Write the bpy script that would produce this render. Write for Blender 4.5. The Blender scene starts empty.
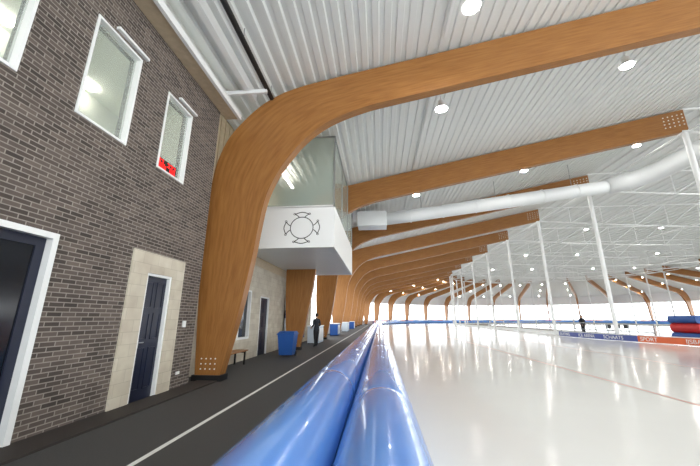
import bpy, bmesh, math, random
from mathutils import Vector, Matrix
random.seed(4)
CX, YC = 38.0, 73.0          # centre of the far bend
D = bpy.data
COL = bpy.context.scene.collection

# ------------------------------------------------------------ materials
def lin(c):
    return tuple(((v/255)/12.92 if v/255 <= .04045 else ((v/255+.055)/1.055)**2.4) for v in c)+(1,)
def mat(name, rgb, rough=.6, metal=0, emit=0, alpha=1, noise=0, nscale=6, bump=0, coat=0, spec=.5):
    m = D.materials.new(name); m.use_nodes = True
    nt = m.node_tree; b = nt.nodes['Principled BSDF']
    c = lin(rgb)
    b.inputs['Base Color'].default_value = c
    b.inputs['Roughness'].default_value = rough
    b.inputs['Metallic'].default_value = metal
    b.inputs['Alpha'].default_value = alpha
    b.inputs['Coat Weight'].default_value = coat
    b.inputs['Specular IOR Level'].default_value = spec
    if emit:
        b.inputs['Emission Color'].default_value = c
        b.inputs['Emission Strength'].default_value = emit
    if noise or bump:
        tc = nt.nodes.new('ShaderNodeTexCoord'); n = nt.nodes.new('ShaderNodeTexNoise')
        n.inputs['Scale'].default_value = nscale; n.inputs['Detail'].default_value = 5
        nt.links.new(tc.outputs['Object'], n.inputs['Vector'])
        if noise:
            r = nt.nodes.new('ShaderNodeValToRGB')
            r.color_ramp.elements[0].position = .3; r.color_ramp.elements[1].position = .7
            r.color_ramp.elements[0].color = tuple(v*(1-noise) for v in c[:3])+(1,)
            r.color_ramp.elements[1].color = tuple(min(1, v*(1+noise)) for v in c[:3])+(1,)
            nt.links.new(n.outputs['Fac'], r.inputs['Fac']); nt.links.new(r.outputs['Color'], b.inputs['Base Color'])
        if bump:
            bp = nt.nodes.new('ShaderNodeBump'); bp.inputs['Strength'].default_value = bump
            bp.inputs['Distance'].default_value = .02
            nt.links.new(n.outputs['Fac'], bp.inputs['Height']); nt.links.new(bp.outputs['Normal'], b.inputs['Normal'])
    return m

def mat_brick(name, c1, c2, cm, w, h, mortar, rough=.85, bump=.6):
    m = D.materials.new(name); m.use_nodes = True; nt = m.node_tree; b = nt.nodes['Principled BSDF']
    L = nt.links
    tc = nt.nodes.new('ShaderNodeTexCoord'); s = nt.nodes.new('ShaderNodeSeparateXYZ'); k = nt.nodes.new('ShaderNodeCombineXYZ')
    L.new(tc.outputs['Object'], s.inputs[0]); L.new(s.outputs['Y'], k.inputs['X']); L.new(s.outputs['Z'], k.inputs['Y'])
    br = nt.nodes.new('ShaderNodeTexBrick')
    br.inputs['Scale'].default_value = 1; br.inputs['Brick Width'].default_value = w; br.inputs['Row Height'].default_value = h
    br.inputs['Mortar Size'].default_value = mortar; br.inputs['Mortar Smooth'].default_value = .2
    br.inputs['Color1'].default_value = lin(c1); br.inputs['Color2'].default_value = lin(c2); br.inputs['Mortar'].default_value = lin(cm)
    L.new(k.outputs[0], br.inputs['Vector'])
    n = nt.nodes.new('ShaderNodeTexNoise'); n.inputs['Scale'].default_value = 3; L.new(tc.outputs['Object'], n.inputs['Vector'])
    mx = nt.nodes.new('ShaderNodeMix'); mx.data_type = 'RGBA'; mx.blend_type = 'OVERLAY'; mx.inputs['Factor'].default_value = .3
    L.new(br.outputs['Color'], mx.inputs['A']); L.new(n.outputs['Fac'], mx.inputs['B']); L.new(mx.outputs['Result'], b.inputs['Base Color'])
    bp = nt.nodes.new('ShaderNodeBump'); bp.inputs['Strength'].default_value = bump; bp.inputs['Distance'].default_value = .01; bp.invert = True
    L.new(br.outputs['Fac'], bp.inputs['Height']); L.new(bp.outputs['Normal'], b.inputs['Normal'])
    b.inputs['Roughness'].default_value = rough
    return m

def mat_glulam():
    m = D.materials.new('glulam_wood'); m.use_nodes = True; nt = m.node_tree; b = nt.nodes['Principled BSDF']; L = nt.links
    uv = nt.nodes.new('ShaderNodeTexCoord'); mp = nt.nodes.new('ShaderNodeMapping'); mp.inputs['Scale'].default_value = (.8, 10, 1)
    L.new(uv.outputs['UV'], mp.inputs['Vector'])
    n = nt.nodes.new('ShaderNodeTexNoise'); n.inputs['Scale'].default_value = 1.6; n.inputs['Detail'].default_value = 6
    L.new(mp.outputs[0], n.inputs['Vector'])
    r = nt.nodes.new('ShaderNodeValToRGB')
    r.color_ramp.elements[0].position = .27; r.color_ramp.elements[1].position = .76
    r.color_ramp.elements[0].color = lin((136, 88, 42)); r.color_ramp.elements[1].color = lin((166, 115, 62))
    L.new(n.outputs['Fac'], r.inputs['Fac']); L.new(r.outputs['Color'], b.inputs['Base Color'])
    b.inputs['Roughness'].default_value = .38; b.inputs['Specular IOR Level'].default_value = .4
    return m

def mat_ice():
    m = D.materials.new('ice'); m.use_nodes = True; nt = m.node_tree; b = nt.nodes['Principled BSDF']; L = nt.links
    tc = nt.nodes.new('ShaderNodeTexCoord')
    n = nt.nodes.new('ShaderNodeTexNoise'); n.inputs['Scale'].default_value = .35; n.inputs['Detail'].default_value = 4
    L.new(tc.outputs['Object'], n.inputs['Vector'])
    r = nt.nodes.new('ShaderNodeValToRGB'); r.color_ramp.elements[0].color = lin((220, 219, 216)); r.color_ramp.elements[1].color = lin((237, 236, 233))
    L.new(n.outputs['Fac'], r.inputs['Fac']); L.new(r.outputs['Color'], b.inputs['Base Color'])
    n2 = nt.nodes.new('ShaderNodeTexNoise'); n2.inputs['Scale'].default_value = 1.2; n2.inputs['Detail'].default_value = 3
    L.new(tc.outputs['Object'], n2.inputs['Vector'])
    bp = nt.nodes.new('ShaderNodeBump'); bp.inputs['Strength'].default_value = .05; bp.inputs['Distance'].default_value = .03
    L.new(n2.outputs['Fac'], bp.inputs['Height']); L.new(bp.outputs['Normal'], b.inputs['Normal'])
    b.inputs['Roughness'].default_value = .12; b.inputs['Specular IOR Level'].default_value = .55
    return m

M = dict(
 brick=mat_brick('brown_brick', (106, 94, 87), (66, 58, 54), (146, 138, 130), .215, .066, .008),
 stone=mat_brick('cream_stone', (206, 197, 180), (194, 184, 166), (176, 167, 149), .42, .21, .004, .8, .2),
 wood=mat_glulam(), ice=mat_ice(),
 white=mat('white_paint', (238, 239, 238), .45),
 deck=mat('white_deck', (232, 234, 232), .5),
 duct=mat('duct_white', (224, 227, 228), .35),
 galv=mat('galvanised', (165, 167, 168), .35, .6),
 rubber=mat('rubber_floor', (66, 65, 65), .7, noise=.12, nscale=60, bump=.15),
 kerb=mat('dark_kerb', (52, 46, 44), .7),
 tube=mat('blue_pvc', (90, 146, 224), .2, bump=.14, nscale=2.2, coat=.5),
 seam=mat('blue_seam', (76, 130, 210), .4),
 black=mat('black', (22, 22, 24), .5),
 bluedoor=mat('navy_door', (27, 32, 52), .3),
 darkglass=mat('dark_glass', (16, 20, 28), .12),
 glass=mat('tinted_glass', (184, 198, 188), .04, alpha=.45),
 clear=mat('pane_glass', (205, 215, 210), .04, alpha=.22),
 room=mat('room_plaster', (226, 230, 220), .8),
 tan=mat('tan_panel', (196, 178, 150), .7, noise=.08, nscale=9),
 orange=mat('orange_board', (226, 104, 52), .4),
 bluebd=mat('blue_board', (58, 74, 150), .4),
 pink=mat('pink_board', (206, 92, 140), .4),
 infield=mat('infield_floor', (150, 142, 134), .7, noise=.08, nscale=2),
 lampem=mat('lamp_emitter', (255, 253, 246), emit=290),
 tube_em=mat('room_lamp', (255, 252, 240), emit=36),
 led=mat('led_red', (235, 30, 30), emit=1.4),
 red=mat('red_plastic', (200, 34, 34), .4),
 bin=mat('blue_bin', (34, 84, 158), .4),
 lane=mat('lane_line', (200, 150, 142), .5),
 lineW=mat('line_white', (225, 225, 222), .6),
 skin=mat('skin', (205, 160, 135), .6), hair=mat('hair', (50, 36, 28), .8),
 jacket=mat('jacket', (32, 34, 42), .8), jacket2=mat('jacket_blue', (40, 60, 110), .8),
 trous=mat('trousers', (30, 30, 34), .85), shoe=mat('shoes', (20, 20, 20), .5), eye=mat('eye', (240, 240, 240), .3),
 poster=mat('poster', (205, 215, 225), .5),
)

# ------------------------------------------------------------ mesh helpers
class MB:
    def __init__(s): s.v = []; s.f = []; s.m = []; s.mats = []; s.sm = []
    def mi(s, m):
        if m not in s.mats: s.mats.append(m)
        return s.mats.index(m)
    def add(s, vs, fs, m, smooth=False):
        o = len(s.v); s.v += [tuple(v) for v in vs]; k = s.mi(m)
        for f in fs: s.f.append(tuple(i+o for i in f)); s.m.append(k); s.sm.append(smooth)
    def box(s, x0, x1, y0, y1, z0, z1, m):
        vs = [(x, y, z) for z in (z0, z1) for y in (y0, y1) for x in (x0, x1)]
        s.add(vs, [(0, 2, 3, 1), (4, 5, 7, 6), (0, 1, 5, 4), (2, 6, 7, 3), (0, 4, 6, 2), (1, 3, 7, 5)], m)
    def tube(s, p, q, r, m, n=10, r2=None, cap=True):
        p = Vector(p); q = Vector(q); d = (q-p).normalized(); r2 = r if r2 is None else r2
        a = d.orthogonal().normalized(); b = d.cross(a)
        vs = []
        for c, rr in ((p, r), (q, r2)):
            for i in range(n):
                t = 2*math.pi*i/n; vs.append(c+a*math.cos(t)*rr+b*math.sin(t)*rr)
        s.add(vs, [(i, (i+1) % n, n+(i+1) % n, n+i) for i in range(n)], m, True)
        if cap: s.add(vs, [tuple(range(n-1, -1, -1)), tuple(range(n, 2*n))], m)
    def poly(s, pts, r, m, n=12):
        """round pipe through points"""
        pts = [Vector(p) for p in pts]; rings = []; a = None
        for i, p in enumerate(pts):
            d = ((pts[min(i+1, len(pts)-1)]-p).normalized()+(p-pts[max(i-1, 0)]).normalized()).normalized()
            if a is None: a = d.orthogonal().normalized()
            a = (a-d*a.dot(d)).normalized(); b = d.cross(a)
            rings += [p+a*math.cos(2*math.pi*k/n)*r+b*math.sin(2*math.pi*k/n)*r for k in range(n)]
        fs = []
        for i in range(len(pts)-1):
            for k in range(n): fs.append((i*n+k, i*n+(k+1) % n, (i+1)*n+(k+1) % n, (i+1)*n+k))
        fs += [tuple(range(n-1, -1, -1)), tuple(range((len(pts)-1)*n, len(pts)*n))]
        s.add(rings, fs, m, True)
    def ball(s, c, rx, ry, rz, m, u=14, v=10):
        vs = []; fs = []
        for j in range(v+1):
            t = math.pi*j/v
            for i in range(u):
                p = 2*math.pi*i/u
                vs.append((c[0]+rx*math.sin(t)*math.cos(p), c[1]+ry*math.sin(t)*math.sin(p), c[2]+rz*math.cos(t)))
        for j in range(v):
            for i in range(u): fs.append((j*u+i, (j+1)*u+i, (j+1)*u+(i+1) % u, j*u+(i+1) % u))
        s.add(vs, fs, m, True)
    def obj(s, name, parent=None, fixn=True):
        me = D.meshes.new(name); me.from_pydata(s.v, [], s.f)
        for m in s.mats: me.materials.append(m)
        me.polygons.foreach_set('material_index', s.m); me.polygons.foreach_set('use_smooth', s.sm)
        if fixn:
            bm = bmesh.new(); bm.from_mesh(me); bmesh.ops.recalc_face_normals(bm, faces=bm.faces); bm.to_mesh(me); bm.free()
        me.update()
        o = D.objects.new(name, me); COL.objects.link(o)
        if parent: o.parent = parent
        return o
def empty(name, loc=(0, 0, 0), rz=0):
    o = D.objects.new(name, None); COL.objects.link(o); o.location = loc; o.rotation_euler = (0, 0, rz); o.empty_display_size = .2
    return o

# stations around the oval : ('L',y) ('A',theta) ('R',y)
def P(st, x, z):
    k, t = st
    if k == 'L': return (x, t, z)
    if k == 'A': return (CX+(x-CX)*math.cos(t), YC-(x-CX)*math.sin(t), z)
    return (2*CX-x, t, z)
def stations(y0, step=None, arc=36, right=True, y1=None):
    L = []
    if step:
        y = y0
        while y < YC-step*.5: L.append(('L', y)); y += step
    else: L.append(('L', y0))
    for i in range(arc+1): L.append(('A', math.pi*i/arc))
    if right: L.append(('R', y0 if y1 is None else y1))
    return L
def sweep(mb, prof, sts, m, closed=False, smooth=False, rfun=None, caps=False):
    n = len(prof); vs = []
    for si, st in enumerate(sts):
        pr = rfun(prof, si) if rfun else prof
        vs += [P(st, x, z) for x, z in pr]
    fs = []
    kk = n if closed else n-1
    for i in range(len(sts)-1):
        for k in range(kk):
            fs.append((i*n+k, i*n+(k+1) % n, (i+1)*n+(k+1) % n, (i+1)*n+k))
    if caps: fs += [tuple(range(n)), tuple(range((len(sts)-1)*n, len(sts)*n))]
    mb.add(vs, fs, m, smooth)
def rect(x0, x1, z0, z1): return [(x0, z0), (x1, z0), (x1, z1), (x0, z1)]

Y0 = -14.0
# ------------------------------------------------------------ ground & ice
b = MB(); sweep(b, [(-8, 0), (.3, 0)], stations(Y0), M['rubber']); b.obj('floor', fixn=False)
b = MB(); sweep(b, [(.3, .0), (.3, .02), (16.9, .02), (16.9, .0)], stations(Y0), M['ice'])
b.obj('ice_track', fixn=False)
b = MB(); sweep(b, [(16.9, .03), (23.5, .03)], stations(Y0), M['infield']); b.obj('floor_infield', fixn=False)
b = MB(); sweep(b, [(23.5, .03), (CX-.01, .03)], stations(Y0), M['ice']); b.obj('infield_bounce_ice', fixn=False)  # assumed rink ice, added to bounce light up to the infield roof
b = MB()
for x in (5.5, 9.6): sweep(b, [(x, .024), (x+.07, .024)], stations(Y0), M['lane'])
b.obj('lane_lines', fixn=False)
b = MB(); sweep(b, [(-2.68, .005), (-2.61, .005)], stations(Y0), M['lineW']); b.obj('walkway_line', fixn=False)

# ------------------------------------------------------------ inflatable crash pads
R = .375
def tube(cx, name, ph):
    b = MB(); n = 28
    prof = [(cx+R*math.cos(2*math.pi*i/n), R+R*math.sin(2*math.pi*i/n)) for i in range(n)]
    seg = 6.0; sts = []; sc = []
    y = -8.0+ph
    while y < YC:
        for f, s_ in ((0, .985), (.01, .992), (.03, .997), (.1, 1), (.3, 1), (.7, 1), (.93, 1), (.975, .997), (.99, .992)):
            yy = y+f*seg
            if yy < YC: sts.append(('L', yy)); sc.append(s_)
        y += seg
    for i in range(61): sts.append(('A', math.pi*i/60)); sc.append(1 if i % 3 else .98)
    sts.append(('R', Y0)); sc.append(1)
    def rf(p, si):
        s_ = sc[si]; return [(cx+(x-cx)*s_, (z-R)*s_+R*s_+.004) for x, z in p]
    sweep(b, prof, sts, M['tube'], closed=True, smooth=True, rfun=rf, caps=True)
    y = 4.0+ph
    while y < YC:
        pr = [(cx+(R*.99)*math.cos(2*math.pi*i/n), R*.985+.004+(R*.99)*math.sin(2*math.pi*i/n)) for i in range(n)]
        sweep(b, pr, [('L', y-.015), ('L', y+.015)], M['seam'], closed=True, smooth=True)
        y += seg
    b.obj(name, fixn=False)
tube(-.765, 'inflatable_crash_tube', 1.2); tube(0.0, 'inflatable_crash_tube', 0)

# ------------------------------------------------------------ glulam frames
O_ = [(-4.62, .12), (-4.75, 2), (-4.8, 3.4), (-4.73, 5.6), (-4.45, 6.6), (-4.05, 7.2), (-3.4, 7.85), (-2.6, 8.28), (-1.05, 8.67), (.79, 9.05), (6, 10.12), (16.3, 12.23)]
I_ = [(-3.97, .12), (-3.6, 1.8), (-3.41, 2.9), (-3.15, 4.7), (-2.85, 5.5), (-2.49, 6.07), (-2.0, 6.65), (-1.34, 7.14), (-.3, 7.55), (.9, 7.82), (6, 8.86), (16.3, 10.98)]
def cr(pts, sub=6):
    out = []
    for i in range(len(pts)-1):
        p0 = Vector(pts[max(i-1, 0)]); p1 = Vector(pts[i]); p2 = Vector(pts[i+1]); p3 = Vector(pts[min(i+2, len(pts)-1)])
        d = (p2-p1).length
        t1 = (p2-p0)/max((p2-p0).length, 1e-6)*d; t2 = (p3-p1)/max((p3-p1).length, 1e-6)*d
        for k in range(sub):
            t = k/sub
            out.append((2*t**3-3*t*t+1)*p1+(t**3-2*t*t+t)*t1+(-2*t**3+3*t*t)*p2+(t**3-t*t)*t2)
    out.append(Vector(pts[-1])); return out
oo, ii = cr(O_), cr(I_)
TH = .3
def beam_mesh():
    bm = bmesh.new(); uv = bm.loops.layers.uv.new('UVMap'); n = len(oo); S = [0]
    for i in range(1, n): S.append(S[-1]+(((oo[i]+ii[i])/2)-((oo[i-1]+ii[i-1])/2)).length)
    g = [[bm.verts.new((p[i].x-CX, y, p[i].y)) for i in range(n)] for p, y in ((oo, 0), (ii, 0), (oo, TH), (ii, TH))]
    def q(a, b_, c, d, uvs):
        f = bm.faces.new((a, b_, c, d)); 
        for l, w in zip(f.loops, uvs): l[uv].uv = w
    for i in range(n-1):
        a, c = S[i], S[i+1]
        q(g[0][i], g[1][i], g[1][i+1], g[0][i+1], [(a, 0), (a, 1.3), (c, 1.3), (c, 0)])
        q(g[2][i+1], g[3][i+1], g[3][i], g[2][i], [(c, 3), (c, 4.3), (a, 4.3), (a, 3)])
        q(g[1][i], g[3][i], g[3][i+1], g[1][i+1], [(a, 6), (a, 6.3), (c, 6.3), (c, 6)])
        q(g[2][i], g[0][i], g[0][i+1], g[2][i+1], [(a, 8), (a, 8.3), (c, 8.3), (c, 8)])
    for i in (0, n-1): q(g[0][i], g[1][i], g[3][i], g[2][i], [(0, 0), (0, 1), (.3, 1), (.3, 0)])
    bmesh.ops.recalc_face_normals(bm, faces=bm.faces)
    me = D.meshes.new('glulam_beam'); bm.to_mesh(me); bm.free(); me.materials.append(M['wood'])
    return me
bme = beam_mesh()
hb = MB()
hb.box(-4.68-CX, -3.92-CX, -.04, TH+.04, 0, .14, M['black'])
for ix in range(4):
    for iz in range(3):
        x = -4.48+ix*.12-CX; z = .28+iz*.12; hb.tube((x, -.012, z), (x, .0, z), .018, M['white'], 8)
for ix in range(5):
    for iz in range(4):
        x = 15.2+ix*.24-CX; z = 11.05+(x+CX-15.2)*.205+.1+iz*.2; hb.tube((x, -.02, z), (x, .0, z), .035, M['white'], 8)
ho = hb.obj('fixings_proto'); hme = ho.data; D.objects.remove(ho)
def put_frame(loc, rz):
    e = empty('glulam_frame', loc, rz)
    a = D.objects.new('beam', bme); COL.objects.link(a); a.parent = e
    c = D.objects.new('steel_fixings', hme); COL.objects.link(c); c.parent = e
YB = [8.2+8.1*k for k in range(8)]
NA = 16
for y in YB: put_frame((CX, y, 0), 0)
for i in range(NA+1): put_frame((CX, YC, 0), -math.pi*i/NA)
for y in YB: put_frame((CX, y, 0), math.pi)

# columns on inner line, with head plates
cb = MB()
cb.tube((0, 0, .03), (0, 0, 10.95), .13, M['white'], 14)
cb.tube((0, 0, .03), (0, 0, .08), .22, M['white'], 14)
cb.box(-.25, .25, -.2, .2, 10.9, 10.97, M['white'])
co = cb.obj('column_proto'); cme = co.data; D.objects.remove(co)
def put_col(st):
    x, y, _ = P(st, 16.2, 0); o = D.objects.new('steel_column', cme); COL.objects.link(o); o.location = (x, y, 0)
for y in YB: put_col(('L', y+.15)); put_col(('R', y+.15))
for i in range(NA+1): put_col(('A', math.pi*i/NA))

# ------------------------------------------------------------ ceiling
prof = []; x = -5.3; p = .33; h = .12
DZ = lambda x: 8.99+.205*x
while x < 16.6:
    prof += [(x, DZ(x)), (x+p*.5, DZ(x)), (x+p*.56, DZ(x)+h), (x+p*.94, DZ(x)+h)]; x += p
b = MB(); sweep(b, prof, stations(Y0, arc=32), M['deck'])
b.obj('ceiling', fixn=False)
# infield roof (flat, ribbed) + lattice trusses
prof = []; x = 16.5
while x < CX:
    prof += [(x, 12.5+.02*(x-16)), (x+.45, 12.5+.02*(x-16)), (x+.5, 12.62+.02*(x-16)), (x+.9, 12.62+.02*(x-16))]; x += .95
b = MB(); sweep(b, prof, stations(Y0, arc=32), M['deck']); b.obj('ceiling_infield', fixn=False)
b = MB()
def truss(fa, ln, nb=7):
    lo = []; hi = []
    for i in range(nb+1):
        t = i/nb
        lo.append(fa(t, 10.95-1.0*math.sin(math.pi*t*.5))); hi.append(fa(t, 12.35))
    for i in range(nb):
        b.tube(lo[i], lo[i+1], .075, M['white'], 6, cap=False); b.tube(hi[i], hi[i+1], .06, M['white'], 6, cap=False)
        b.tube(lo[i], hi[i], .035, M['white'], 5, cap=False); b.tube(lo[i], hi[i+1], .035, M['white'], 5, cap=False)
sl = [('L', y+.15) for y in YB]+[('A', math.pi*i/NA) for i in range(0, NA+1, 2)]+[('R', y+.15) for y in YB]
for st in [('L', .3), ('R', .3)]+sl:
    truss(lambda t, z: P(st, 16.3+t*21.0, z), 21)
ss = stations(Y0, arc=32)
for xx, zz in ((16.3, 11.0), (22.3, 10.5), (30, 10.1), (26, 12.35)):
    pts = [P(s_, xx, zz) for s_ in ss]
    for i in range(len(pts)-1): b.tube(pts[i], pts[i+1], .06, M['white'], 6, cap=False)
b.obj('infield_roof_truss')
# eave steel & conduits near the brick building
b = MB()
b.box(-4.5, -4.1, Y0, 8.1, 7.3, 7.36, M['tan']); b.box(-4.5, -4.42, Y0, 8.1, 7.36, 7.95, M['white'])
b.box(-4.1, -4.02, Y0, 8.1, 7.25, 7.42, M['white'])
b.box(-3.75, -3.6, Y0, 8.1, 7.85, 8.15, M['white'])
for y in (-4, 0, 4, 7.6): b.box(-4.4, -3.1, y, y+.08, 7.78, 7.9, M['white'])
b.obj('trim_eave')
b = MB(); b.tube((-3.12, Y0, 7.95), (-3.12, 8.1, 7.95), .07, M['black'], 10)
for y in range(-12, 9, 2): b.tube((-3.12, y, 7.95), (-3.12, y, 8.33), .012, M['galv'], 6)
b.obj('black_conduit')
b = MB()
for y_ in (4.2, 12.25, 20.3, 28.4):
    b.box(2.0, 2.08, y_-3.4, y_+3.4, DZ(2)-.16, DZ(2)-.1, M['white'])
    b.tube((2.04, y_-3, DZ(2)-.1), (2.04, y_-3, DZ(2)), .012, M['galv'], 6); b.tube((2.04, y_+3, DZ(2)-.1), (2.04, y_+3, DZ(2)), .012, M['galv'], 6)
b.obj('cable_tray')

# ------------------------------------------------------------ brick building (left)
def wall(mb, x0, x1, ya, yb, za, zb, ops, m):
    ys = sorted({ya, yb, *[o[0] for o in ops], *[o[1] for o in ops]}); zs = sorted({za, zb, *[o[2] for o in ops], *[o[3] for o in ops]})
    for i in range(len(ys)-1):
        for j in range(len(zs)-1):
            cy, cz = (ys[i]+ys[i+1])/2, (zs[j]+zs[j+1])/2
            if any(o[0] < cy < o[1] and o[2] < cz < o[3] for o in ops): continue
            mb.box(x0, x1, ys[i], ys[i+1], zs[j], zs[j+1], m)
XW = -4.5
wins = [(-1.7, -.7, 4.5, 6.35), (.1, 1.1, 4.5, 6.35), (1.95, 2.98, 4.5, 6.35), (3.78, 4.78, 4.5, 6.35), (5.6, 6.52, 4.5, 6.3)]
d1 = (2.5, 3.98, 0, 2.64); d2 = (5.4, 7.0, 0, 2.75)
b = MB(); wall(b, XW-.25, XW, Y0, 7.75, 0, 7.3, wins+[d1, d2], M['brick'])
b.obj('wall_left')
b = MB()
b.box(-7.6, -7.5, -3, 7.7, 4.0, 7.3, M['room']); b.box(-7.5, XW-.26, -3, 7.7, 3.9, 4.0, M['room']); b.box(-7.5, XW-.26, -3, 7.7, 7.2, 7.3, M['room'])
b.box(-7.5, XW-.26, 7.6, 7.7, 4, 7.2, M['room']); b.box(-7.5, XW-.26, -3.1, -3, 4, 7.2, M['room'])
for y in (-1.2, .6, 2.4, 4.2, 6.1): b.box(-7.3, -7.1, y-.3, y+.3, 7.14, 7.19, M['tube_em'])
b.obj('upper_room')
for i, (a, c, z0, z1) in enumerate(wins):
    b = MB(); t = .04
    xa, xb = XW-.12, XW+.02
    b.box(xa, xb, a, c, z1-t, z1, M['white']); b.box(xa, xb, a, c, z0, z0+t, M['white'])
    b.box(xa, xb, a, a+t, z0+t, z1-t, M['white']); b.box(xa, xb, c-t, c, z0+t, z1-t, M['white'])
    b.box(XW-.09, XW-.08, a+t, c-t, z0+t, z1-t, M['clear'])
    b.box(XW, XW+.07, a+.35, c+.1, z1+.07, z1+.12, M['white'])
    b.obj('window_%d' % (i+1))
b = MB()
b.box(XW-.07, XW-.05, 5.66, 6.3, 4.56, 4.8, M['black'])
for k in range(6):
    y = 5.69+k*.1
    for (ya, yb, za, zb) in ((0, .07, 0, .02), (0, .07, .1, .12), (0, .07, .18, .2), (0, .02, 0, .12), (.05, .07, .1, .2), (.05, .07, 0, .1)):
        if (k+int(za*50)) % 4 == 3: continue
        b.box(XW-.05, XW-.045, y+ya, y+yb, 4.58+za, 4.58+zb, M['led'])
b.obj('led_display')
# door 1
b = MB(); a, c, _, z1 = d1
b.box(XW-.15, XW+.04, a, a+.08, 0, z1, M['white']); b.box(XW-.15, XW+.04, c-.08, c, 0, z1, M['white']); b.box(XW-.15, XW+.04, a+.08, c-.08, z1-.08, z1, M['white'])
b.box(XW-.14, XW-.08, a+.08, c-.08, 0, z1-.08, M['darkglass'])
b.box(XW-.08, XW-.06, a+.08, a+.2, 0, z1-.08, M['bluedoor']); b.box(XW-.08, XW-.06, c-.2, c-.08, 0, z1-.08, M['bluedoor'])
b.box(XW-.08, XW-.06, a+.2, c-.2, 0, .25, M['bluedoor']); b.box(XW-.08, XW-.06, a+.2, c-.2, z1-.2, z1-.08, M['bluedoor'])
b.tube((XW-.02, a+.25, .9), (XW-.02, a+.25, 1.5), .015, M['galv'])
b.obj('door_1')
# door 2 with stone surround
b = MB(); a, c, _, z1 = d2; e, f, zt = 5.84, 6.6, 2.36
b.box(XW-.2, XW+.03, a, e, 0, z1, M['stone']); b.box(XW-.2, XW+.03, f, c, 0, z1, M['stone']); b.box(XW-.2, XW+.03, e, f, zt, z1, M['stone'])
b.obj('trim_door_surround')
def panel_door(name, x, e, f, zt, leaf):
    b = MB(); t = .05
    b.box(x-.12, x+.01, e, e+t, 0, zt, M['white']); b.box(x-.12, x+.01, f-t, f, 0, zt, M['white']); b.box(x-.12, x+.01, e+t, f-t, zt-t, zt, M['white'])
    b.box(x-.1, x-.06, e+t, f-t, 0, zt-t, leaf)
    w = (f-e-2*t)
    for (za, zb) in ((.2, .95), (1.1, 1.6), (1.7, zt-.15)):
        for k in (0, 1):
            ya = e+t+.07+k*(w/2-.02); yb = ya+w/2-.12
            for q in ((ya, ya+.02, za, zb), (yb-.02, yb, za, zb), (ya, yb, za, za+.02), (ya, yb, zb-.02, zb)):
                b.box(x-.06, x-.048, *q, leaf)
    b.box(x-.06, x-.05, e+t+.04, e+t+.09, .95, 1.15, M['galv'])
    b.tube((x-.02, e+t+.06, 1.05), (x-.02, e+t+.18, 1.05), .011, M['galv'], 8); b.tube((x-.055, e+t+.06, 1.05), (x-.02, e+t+.06, 1.05), .011, M['galv'], 8)
    b.obj(name)
panel_door('door_2', XW, e, f, zt, M['bluedoor'])
b = MB(); b.box(XW, XW+.02, 7.2, 7.32, .3, .36, M['white']); b.box(XW, XW+.03, 7.22, 7.32, 1.3, 1.44, M['white']); b.obj('wall_socket')
b = MB(); b.box(XW, XW+.5, Y0, 8.15, 0, .03, M['kerb']); b.obj('baseboard_left')

# ------------------------------------------------------------ rear part of left wall
XR = -5.05
b = MB()
b.box(XR, XW-.25, 7.7, 7.75, 0, 8.0, M['tan'])
wl = [(11.4, 12.45, .75, 2.55), (13.5, 14.6, 0, 2.4)]
wall(b, XR-.25, XR, 7.75, 24.0, 0, 3.6, wl, M['stone'])
b.box(XR-.25, XR, 7.75, 24.0, 3.6, 8.1, M['tan'])
b.obj('wall_left_rear')
b = MB()
for y in [7.9+.3*k for k in range(10)]: b.box(XR, XR+.03, y, y+.14, 3.6, 7.95, M['tan'])
b.obj('trim_slats')
b = MB(); t = .07; a, c, z0, z1 = wl[0]; x = XR
b.box(x-.12, x+.03, a, c, z1-t, z1, M['white']); b.box(x-.12, x+.03, a, c, z0, z0+t, M['white'])
b.box(x-.12, x+.03, a, a+t, z0+t, z1-t, M['white']); b.box(x-.12, x+.03, c-t, c, z0+t, z1-t, M['white'])
b.box(x-.1, x-.09, a+t, c-t, z0+t, z1-t, M['darkglass']); b.obj('window_6')
panel_door('door_3', XR, 13.5, 14.6, 2.4, M['bluedoor'])
# long outer wall with daylight band
b = MB()
sts = [('L', 24.0)]+stations(YC)[1:-1]+[('R', Y0)]
sweep(b, rect(XR-.25, XR, 0, 1.0), sts, M['white'], closed=True)
sweep(b, rect(XR-.25, XR, 5.6, 8.1), sts, M['white'], closed=True)
for i in range(0, 130):
    y = 24.0+i*1.35
    if y < YC: st = ('L', y)
    else:
        th = (y-YC)/43.0
        st = ('A', th)
        if th > math.pi: break
    x_, y_, _ = P(st, XR-.1, 0); b.tube((x_, y_, 1), (x_, y_, 5.6), .04, M['white'], 6)
b.obj('wall_outer')

# ------------------------------------------------------------ commentary booth
e0 = empty('commentary_booth'); bx0, bx1, by0, by1 = XR+.04, -1.56, 11.0, 18.6; z0, z1, z2 = 3.94, 5.48, 8.38
b = MB()
b.box(bx0, bx1, by0, by0+.1, z0, z1, M['white']); b.box(bx1-.1, bx1, by0+.1, by1, z0, z1, M['white']); b.box(bx0, bx1-.1, by1-.1, by1, z0, z1, M['white'])
b.obj('parapet', e0)
b = MB(); b.box(bx0, bx1-.1, by0+.1, by1-.1, z0+.06, z0+.16, M['white'])
y = by0+.1
while y < by1-.2:
    b.box(bx0, bx1-.1, y+.012, y+.3, z0+.02, z0+.06, M['duct']); y += .312
b.obj('soffit', e0)
b = MB(); b.box(bx0, bx1-.03, by0+.02, by0+.04, z1, z2, M['glass']); b.box(bx1-.04, bx1-.02, by0+.04, by1-.04, z1, z2, M['glass'])
b.obj('glazing', e0)
b = MB()
b.box(bx1-.05, bx1, by0, by0+.05, z1, z2, M['galv']); b.box(bx0, bx1, by0, by0+.06, z1-.02, z1+.05, M['white']); b.box(bx0, bx1-.07, by0, by0+.05, z2-.05, z2, M['galv'])
for y in (13.5, 16.0, 18.53): b.box(bx1-.05, bx1, y, y+.05, z1, z2, M['galv'])
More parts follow.
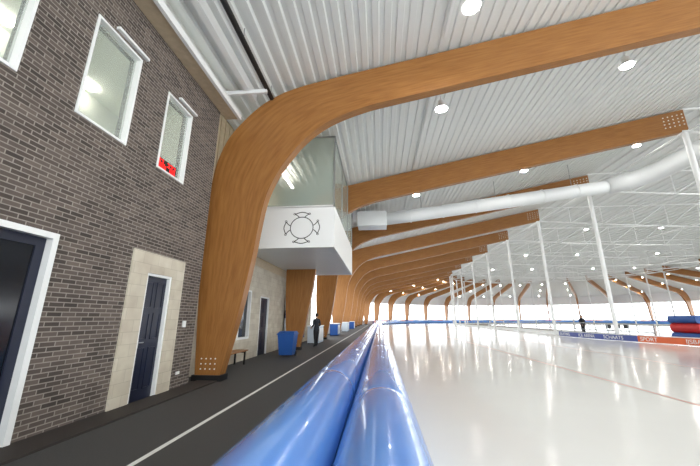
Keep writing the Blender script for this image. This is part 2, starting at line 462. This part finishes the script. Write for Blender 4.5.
b.box(bx1-.06, bx1, by0+.07, by1, z2-.06, z2, M['galv'])
b.box(bx0, bx1-.1, by1-.1, by1, z1, z2-.3, M['room'])
b.obj('window_frame', e0)
b = MB()
b.box(-4.2, -4.1, 12.4, 14.4, 7.7, 7.75, M['tube_em']); b.tube((-4.15, 13.4, 7.75), (-4.15, 13.4, 8.05), .01, M['galv'], 6)  # added lamp that brightens the booth behind its glazing
b.obj('booth_fill_light', e0)
# emblem
b = MB(); cx_, cz_ = -2.76, 4.68
def strip(pts, w=.015, closed=False):
    n = len(pts); vs = []
    for i, p_ in enumerate(pts):
        a_ = pts[(i-1) % n] if closed or i else p_; c_ = pts[(i+1) % n] if closed or i < n-1 else p_
        d = Vector((c_[0]-a_[0], c_[1]-a_[1])).normalized(); nx, nz = -d.y*w, d.x*w
        vs += [(cx_+p_[0]+nx, by0-.006, cz_+p_[1]+nz), (cx_+p_[0]-nx, by0-.006, cz_+p_[1]-nz)]
    fs = [(2*i, 2*i+1, (2*i+3) % (2*n), (2*i+2) % (2*n)) for i in range(n if closed else n-1)]
    b.add(vs, fs, M['black'])
strip([(.42*math.cos(t*math.pi/20), .4*math.sin(t*math.pi/20)) for t in range(40)], closed=True)
for k in range(4):
    an = k*math.pi/2
    rt = lambda x, z: (1.1*(x*math.cos(an)-z*math.sin(an)), .98*(x*math.sin(an)+z*math.cos(an)))
    strip([rt(xx, .56+.04*math.cos(xx*10)) for xx in [(-.24+.048*j) for j in range(11)]])
    for s_ in (-1, 1):
        strip([rt(s_*(.09+.15*(j/8)**1.5), .39+.14*(j/8)) for j in range(9)])
        strip([rt(s_*.255+.032*math.cos(t*math.pi/6), .535+.032*math.sin(t*math.pi/6)) for t in range(13)], .01)
b.obj('emblem', e0)

# ------------------------------------------------------------ ducts
b = MB()
pts = [(17.8, y, 10.4) for y in range(-14, 18, 2)]+[(17.7, 18.5, 10.4), (17.3, 20, 10.3), (16.4, 20.9, 10.15), (15.2, 21.2, 9.95)]
b.poly(pts, .55, M['duct'], 20)
b.poly([(15.4, 21.2, 9.98), (14.8, 21.2, 9.87), (8, 21.2, 9.0), (3, 21.2, 8.38), (.5, 21.2, 8.1)], .44, M['duct'], 20)
for y in range(-12, 18, 3): b.tube((17.8, y, 10.4), (17.8, y+.06, 10.4), .585, M['duct'], 20)
for x_ in (2.2, 4.4, 6.6, 8.8, 11, 13.2):
    z = 8.3+(x_-2.4)*.127; b.tube((x_, 21.2, z), (x_+.06, 21.2, z+.008), .47, M['duct'], 20)
for x_ in (3, 8, 13): b.tube((x_, 21.2, 8.5+(x_-3)*.13), (x_, 21.2, DZ(x_)), .02, M['galv'], 6)
b.box(-1.35, .6, 20.6, 21.8, 7.5, 8.5, M['duct'])
b.obj('ventilation_duct')

# ------------------------------------------------------------ lamps
lb = MB()
lb.tube((0, 0, .22), (0, 0, .9), .02, M['white'], 8); lb.tube((0, 0, .12), (0, 0, .3), .12, M['white'], 16); lb.tube((0, 0, 0), (0, 0, .14), .23, M['white'], 20, r2=.14)
lb.tube((0, 0, -.012), (0, 0, -.002), .175, M['lampem'], 20)
lo = lb.obj('lamp_proto'); lme = lo.data; D.objects.remove(lo)
def lamp(st, x):
    p_ = P(st, x, DZ(x)-.93 if x < 16.4 else 11.4); o = D.objects.new('high_bay_lamp', lme); COL.objects.link(o); o.location = p_
for y in [1.6, 9.9, 18, 26.1, 34.2, 42.3, 50.4, 58.5, 66.6]:
    for x in (2.3, 8.6, 15.0): lamp(('L', y), x)
lamp(('L', 6.1), 2.3); lamp(('L', -6), 2.3); lamp(('L', -6), 8.6)
for i in range(14):
    for x in (1, 7, 13): lamp(('A', math.pi*(i+.5)/14), x)
for y in (10, 22, 34, 46, 57, 68):
    for x in (2, 8, 14): lamp(('R', y), x)
for x in (24, 32):
    for y in (6, 22, 38, 54, 70): lamp(('L', y), x); lamp(('R', y), x)

# ------------------------------------------------------------ advertising boards
def board(name, p, q, h, m, txt=None):
    p = Vector(p); q = Vector(q); L = (q-p).length; d = (q-p).normalized(); a = math.atan2(d.y, d.x)
    e = empty(name, p, a); b = MB()
    b.box(0, L, 0, .08, .03, h, m); b.box(0, L, -.015, 0, h-.05, h, M['white']); b.box(0, L, -.015, 0, .03, .06, M['white'])
    b.obj('panel', e)
    if txt:
        c = D.curves.new('lettering', 'FONT'); c.body = txt; c.size = h*.7; c.extrude = .004; c.materials.append(M['white'])
        o = D.objects.new('lettering', c); COL.objects.link(o); o.parent = e; o.location = (.15, -.008, .13); o.rotation_euler = (math.pi/2, 0, 0)
pts = [(18.6, 15.5), (17.75, 18.2), (16.95, 20.6), (16.25, 22.9), (15.6, 25.3), (15.3, 27.7), (15.2, 30.1)]
cols = ['orange', 'orange', 'orange', 'bluebd', 'bluebd', 'bluebd']; tx = ['WINTER', 'IJSBAAN', 'SPORT', 'SCHAATS', 'ICE ARENA', 'SKATING']
for i in range(6):
    board('advertising_board', (pts[i+1][0], pts[i+1][1], 0), (pts[i][0], pts[i][1], 0), .47, M[cols[i]], tx[i])
bb = MB(); cs = ['bluebd', 'white', 'pink', 'white', 'orange', 'tube']
for i in range(60):
    a = math.pi*i/60
    sweep(bb, rect(-1.6, -1.5, 0, .95), [('A', a), ('A', a+math.pi/60*.97)], M[cs[(i*7//3) % 6]], closed=True, caps=True)
bb.obj('perimeter_boards')
bb = MB()
sweep(bb, rect(16.6, 16.75, .02, .3), [('L', 31)]+stations(YC)[1:-1]+[('R', Y0)], M['white'], closed=True)
bb.obj('kerb_infield')
b = MB()
for z in (.55, 1.1): b.tube((18.2, 24, z), (18.2, 70, z), .03, M['galv'], 8)
y = 24
while y <= 70: b.tube((18.2, y, .03), (18.2, y, 1.1), .03, M['galv'], 8); y += 2.3
b.obj('handrail')
b = MB()
def cushion(x0, x1, y0, y1, z0, z1, m):
    r = (z1-z0)/2; vs = []
    sec = [(math.cos(t*math.pi/8)*r*.7, math.sin(t*math.pi/8)*r) for t in range(-4, 5)]
    ring = [(x1+a-r*.7, z0+r+c) for a, c in sec]+[(x0-a+r*.7, z0+r+c) for a, c in reversed(sec)]
    k = len(ring)
    for y in (y0, y1): vs += [(x, y, z) for x, z in ring]
    b.add(vs, [(i, (i+1) % k, k+(i+1) % k, k+i) for i in range(k)]+[tuple(range(k)), tuple(range(k, 2*k))], m)
cushion(18.5, 20.7, 21.2, 23.2, .03, .62, M['bin']); cushion(18.55, 20.7, 21.25, 23.2, .62, 1.2, M['red']); cushion(18.5, 20.7, 21.3, 23.2, 1.2, 1.65, M['bin'])
b.obj('cushion_stack')
b = MB(); tx0, ty0 = 20.3, 33.0
b.box(tx0, tx0+1.8, ty0, ty0+.7, .74, .78, M['white'])
for dx in (.1, 1.7):
    for dy in (.08, .62): b.tube((tx0+dx, ty0+dy, .03), (tx0+dx, ty0+dy, .74), .02, M['galv'], 8)
b.obj('folding_table')
for k in range(3):
    b = MB(); cx0, cy0 = 20.2+.75*k, 31.9
    b.box(cx0, cx0+.45, cy0, cy0+.45, .44, .48, M['black']); b.box(cx0, cx0+.45, cy0, cy0+.03, .6, .95, M['black'])
    for dx in (.03, .42):
        b.tube((cx0+dx, cy0+.02, .03), (cx0+dx, cy0+.02, .95), .015, M['galv'], 6); b.tube((cx0+dx, cy0+.42, .03), (cx0+dx, cy0+.42, .44), .015, M['galv'], 6)
    b.obj('stacking_chair')

# ------------------------------------------------------------ bench, bin, posters
b = MB()
for k in range(3): b.box(-4.95+k*.15, -4.83+k*.15, 9.3, 11.3, .42, .46, M['wood'])
for y in (9.45, 11.1):
    b.box(-4.93, -4.88, y, y+.05, 0, .42, M['black']); b.box(-4.6, -4.55, y, y+.05, 0, .42, M['black']); b.box(-4.93, -4.55, y, y+.05, .37, .42, M['black'])
b.obj('bench')
b = MB(); cx0, cy0 = -3.78, 13.5; vs = []
for z, w, d in ((.08, .26, .27), (.86, .33, .35)):
    vs += [(cx0-w, cy0-d, z), (cx0+w, cy0-d, z), (cx0+w, cy0+d, z), (cx0-w, cy0+d, z)]
b.add(vs, [(0, 1, 2, 3), (4, 5, 6, 7), (0, 1, 5, 4), (1, 2, 6, 5), (2, 3, 7, 6), (3, 0, 4, 7)], M['bin'])
b.box(cx0-.36, cx0+.36, cy0-.38, cy0+.38, .86, .9, M['bin'])
b.add([(cx0-.34, cy0-.36, .9), (cx0+.34, cy0-.36, .9), (cx0+.34, cy0+.36, .9), (cx0-.34, cy0+.36, .9), (cx0-.3, cy0-.2, .98), (cx0+.3, cy0-.2, .98), (cx0+.3, cy0+.3, .98), (cx0-.3, cy0+.3, .98)],
      [(0, 1, 5, 4), (1, 2, 6, 5), (2, 3, 7, 6), (3, 0, 4, 7), (4, 5, 6, 7)], M['bin'])
for s_ in (-1, 1): b.tube((cx0+s_*.24, cy0+.28, .09), (cx0+s_*.3, cy0+.28, .09), .09, M['black'], 14)
b.tube((cx0-.3, cy0+.42, .88), (cx0+.3, cy0+.42, .88), .018, M['bin'], 8)
b.obj('wheeled_bin')
b = MB(); b.box(-5.0, -4.95, 17.0, 19.0, .6, 2.6, M['poster']); b.box(-5.0, -4.94, 17.0, 19.0, 1.5, 1.9, M['bin']); b.box(-5.0, -4.94, 19.8, 21.5, .3, 2.4, M['tube']); b.obj('poster_panel')
for k in range(4):
    b = MB(); y = 20.0+k*9
    b.box(-4.4, -3.7, y, y+1.6, .05, 1.0, M['bin' if k % 2 else 'poster']); b.box(-4.44, -3.66, y-.04, y+1.64, 1.0, 1.06, M['white'])
    for dy in (.1, 1.4):
        for dx in (-4.35, -3.8): b.box(dx, dx+.06, y+dy, y+dy+.06, 0, .05, M['black'])
    b.box(-3.7, -3.68, y+.1, y+.75, .15, .9, M['white']); b.box(-3.7, -3.68, y+.85, y+1.5, .15, .9, M['white'])
    b.obj('storage_cabinet')

# ------------------------------------------------------------ people
def skin_mesh(name, joints, edges, root, levels=2):
    me = D.meshes.new(name); me.from_pydata([j[0] for j in joints], edges, []); o = D.objects.new(name, me); COL.objects.link(o)
    sk = o.modifiers.new('s', 'SKIN'); sk.use_smooth_shade = True
    for i, j in enumerate(joints):
        me.skin_vertices[0].data[i].radius = j[1]; me.skin_vertices[0].data[i].use_root = (i == root)
    if levels: s2 = o.modifiers.new('u', 'SUBSURF'); s2.levels = levels; s2.render_levels = levels
    bpy.context.view_layer.update()
    ev = o.evaluated_get(bpy.context.evaluated_depsgraph_get()); me2 = D.meshes.new_from_object(ev)
    D.objects.remove(o); return me2
def person(loc, rz, jacket, arms=0):
    e = empty('person', loc, rz)
    J = [((0, 0, .96), (.15, .11)), ((0, 0, 1.14), (.14, .10)), ((0, 0, 1.34), (.165, .11)), ((0, 0, 1.46), (.08, .07)), ((0, .01, 1.54), (.052, .052))]
    E = [(0, 1), (1, 2), (2, 3), (3, 4)]
    for s in (-1, 1):
        i = len(J); fy = .16 if arms else .06; wz = 1.02 if arms else .88
        J += [((s*.19, 0, 1.42), (.065, .065)), ((s*.24, -.03, 1.14), (.05, .05)), ((s*.2, fy, wz), (.034, .034))]
        E += [(2, i), (i, i+1), (i+1, i+2)]
        i = len(J); st = .1*s
        J += [((s*.1, 0, .86), (.1, .1)), ((s*.11, .02+st*.4, .48), (.068, .068)), ((s*.12, st*.8, .1), (.048, .048)), ((s*.13, st*.8+.16, .045), (.042, .04))]
        E += [(0, i), (i, i+1), (i+1, i+2), (i+2, i+3)]
    me = skin_mesh('body', J, E, 0)
    for m in (jacket, M['trous'], M['shoe'], M['skin']): me.materials.append(m)
    for p_ in me.polygons:
        z = p_.center.z; p_.use_smooth = True
        p_.material_index = 2 if z < .1 else (1 if z < .84 and abs(p_.center.x) < .19 else (3 if z > 1.5 else 0))
    o = D.objects.new('body', me); COL.objects.link(o); o.parent = e
    h = MB(); c = (0, .015, 1.645)
    h.ball(c, .075, .092, .112, M['skin'], 20, 14)
    h.ball((0, -.008, 1.668), .083, .096, .105, M['hair'], 20, 14)
    h.ball((0, .03, 1.58), .045, .055, .04, M['skin'], 12, 8)
    h.ball((0, .112, 1.635), .012, .02, .022, M['skin'], 8, 6)
    for s in (-1, 1):
        h.ball((s*.03, .094, 1.655), .012, .01, .008, M['eye'], 8, 6); h.ball((s*.03, .103, 1.655), .005, .004, .005, M['black'], 6, 4)
        h.ball((s*.08, .01, 1.645), .012, .02, .03, M['skin'], 8, 6)
    h.ball((0, .1, 1.595), .024, .008, .005, M['red'], 8, 6)
    h.obj('head', e)
    for s in (-1, 1):
        fy = .16 if arms else .06; wz = 1.02 if arms else .88
        d = Vector((-.04*s, fy+.03, wz-1.14)).normalized()
        w = Vector((s*.2, fy, wz)); u = Vector((0, 1, 0)); u = (u-d*u.dot(d)).normalized(); nrm = d.cross(u)*(-s)
        JJ = [(w, (.024, .024)), (w+d*.045, (.03, .018))]; EE = [(0, 1)]
        for k, (off, ln) in enumerate(((-.032, .062), (-.011, .078), (.011, .084), (.03, .074))):
            i = len(JJ); kb = w+d*.095+u*off
            JJ += [(kb, (.0105, .0105)), (kb+d*ln*.5+nrm*.008, (.009, .009)), (kb+d*ln*.9+nrm*.028, (.007, .007))]; EE += [(1, i), (i, i+1), (i+1, i+2)]
        i = len(JJ); JJ += [(w+d*.05+u*.045, (.012, .012)), (w+d*.085+u*.06+nrm*.01, (.009, .009))]; EE += [(1, i), (i, i+1)]
        hm = skin_mesh('hand', JJ, EE, 0, 1); hm.materials.append(M['skin'])
        o = D.objects.new('hand', hm); COL.objects.link(o); o.parent = e
person((-3.45, 17.9, 0), math.radians(50), M['jacket'], 1)
person((19.6, 34.2, .03), math.radians(200), M['jacket'], 0)
person((20.6, 36.0, .03), math.radians(150), M['jacket2'], 1)

# ------------------------------------------------------------ world, camera
w = D.worlds.new('World'); bpy.context.scene.world = w; w.use_nodes = True
w.node_tree.nodes['Background'].inputs[0].default_value = (.94, .98, 1, 1); w.node_tree.nodes['Background'].inputs[1].default_value = 4.3
cam = D.cameras.new('camera'); cam.sensor_width = 36; cam.lens = 320/700*36; cam.clip_end = 500; cam.clip_start = .05
co = D.objects.new('camera', cam); COL.objects.link(co); co.location = (0, 0, 1.5); co.rotation_euler = (math.radians(90+14.9), 0, math.radians(5.17))
bpy.context.scene.camera = co
bpy.context.scene.view_settings.view_transform = 'Standard'
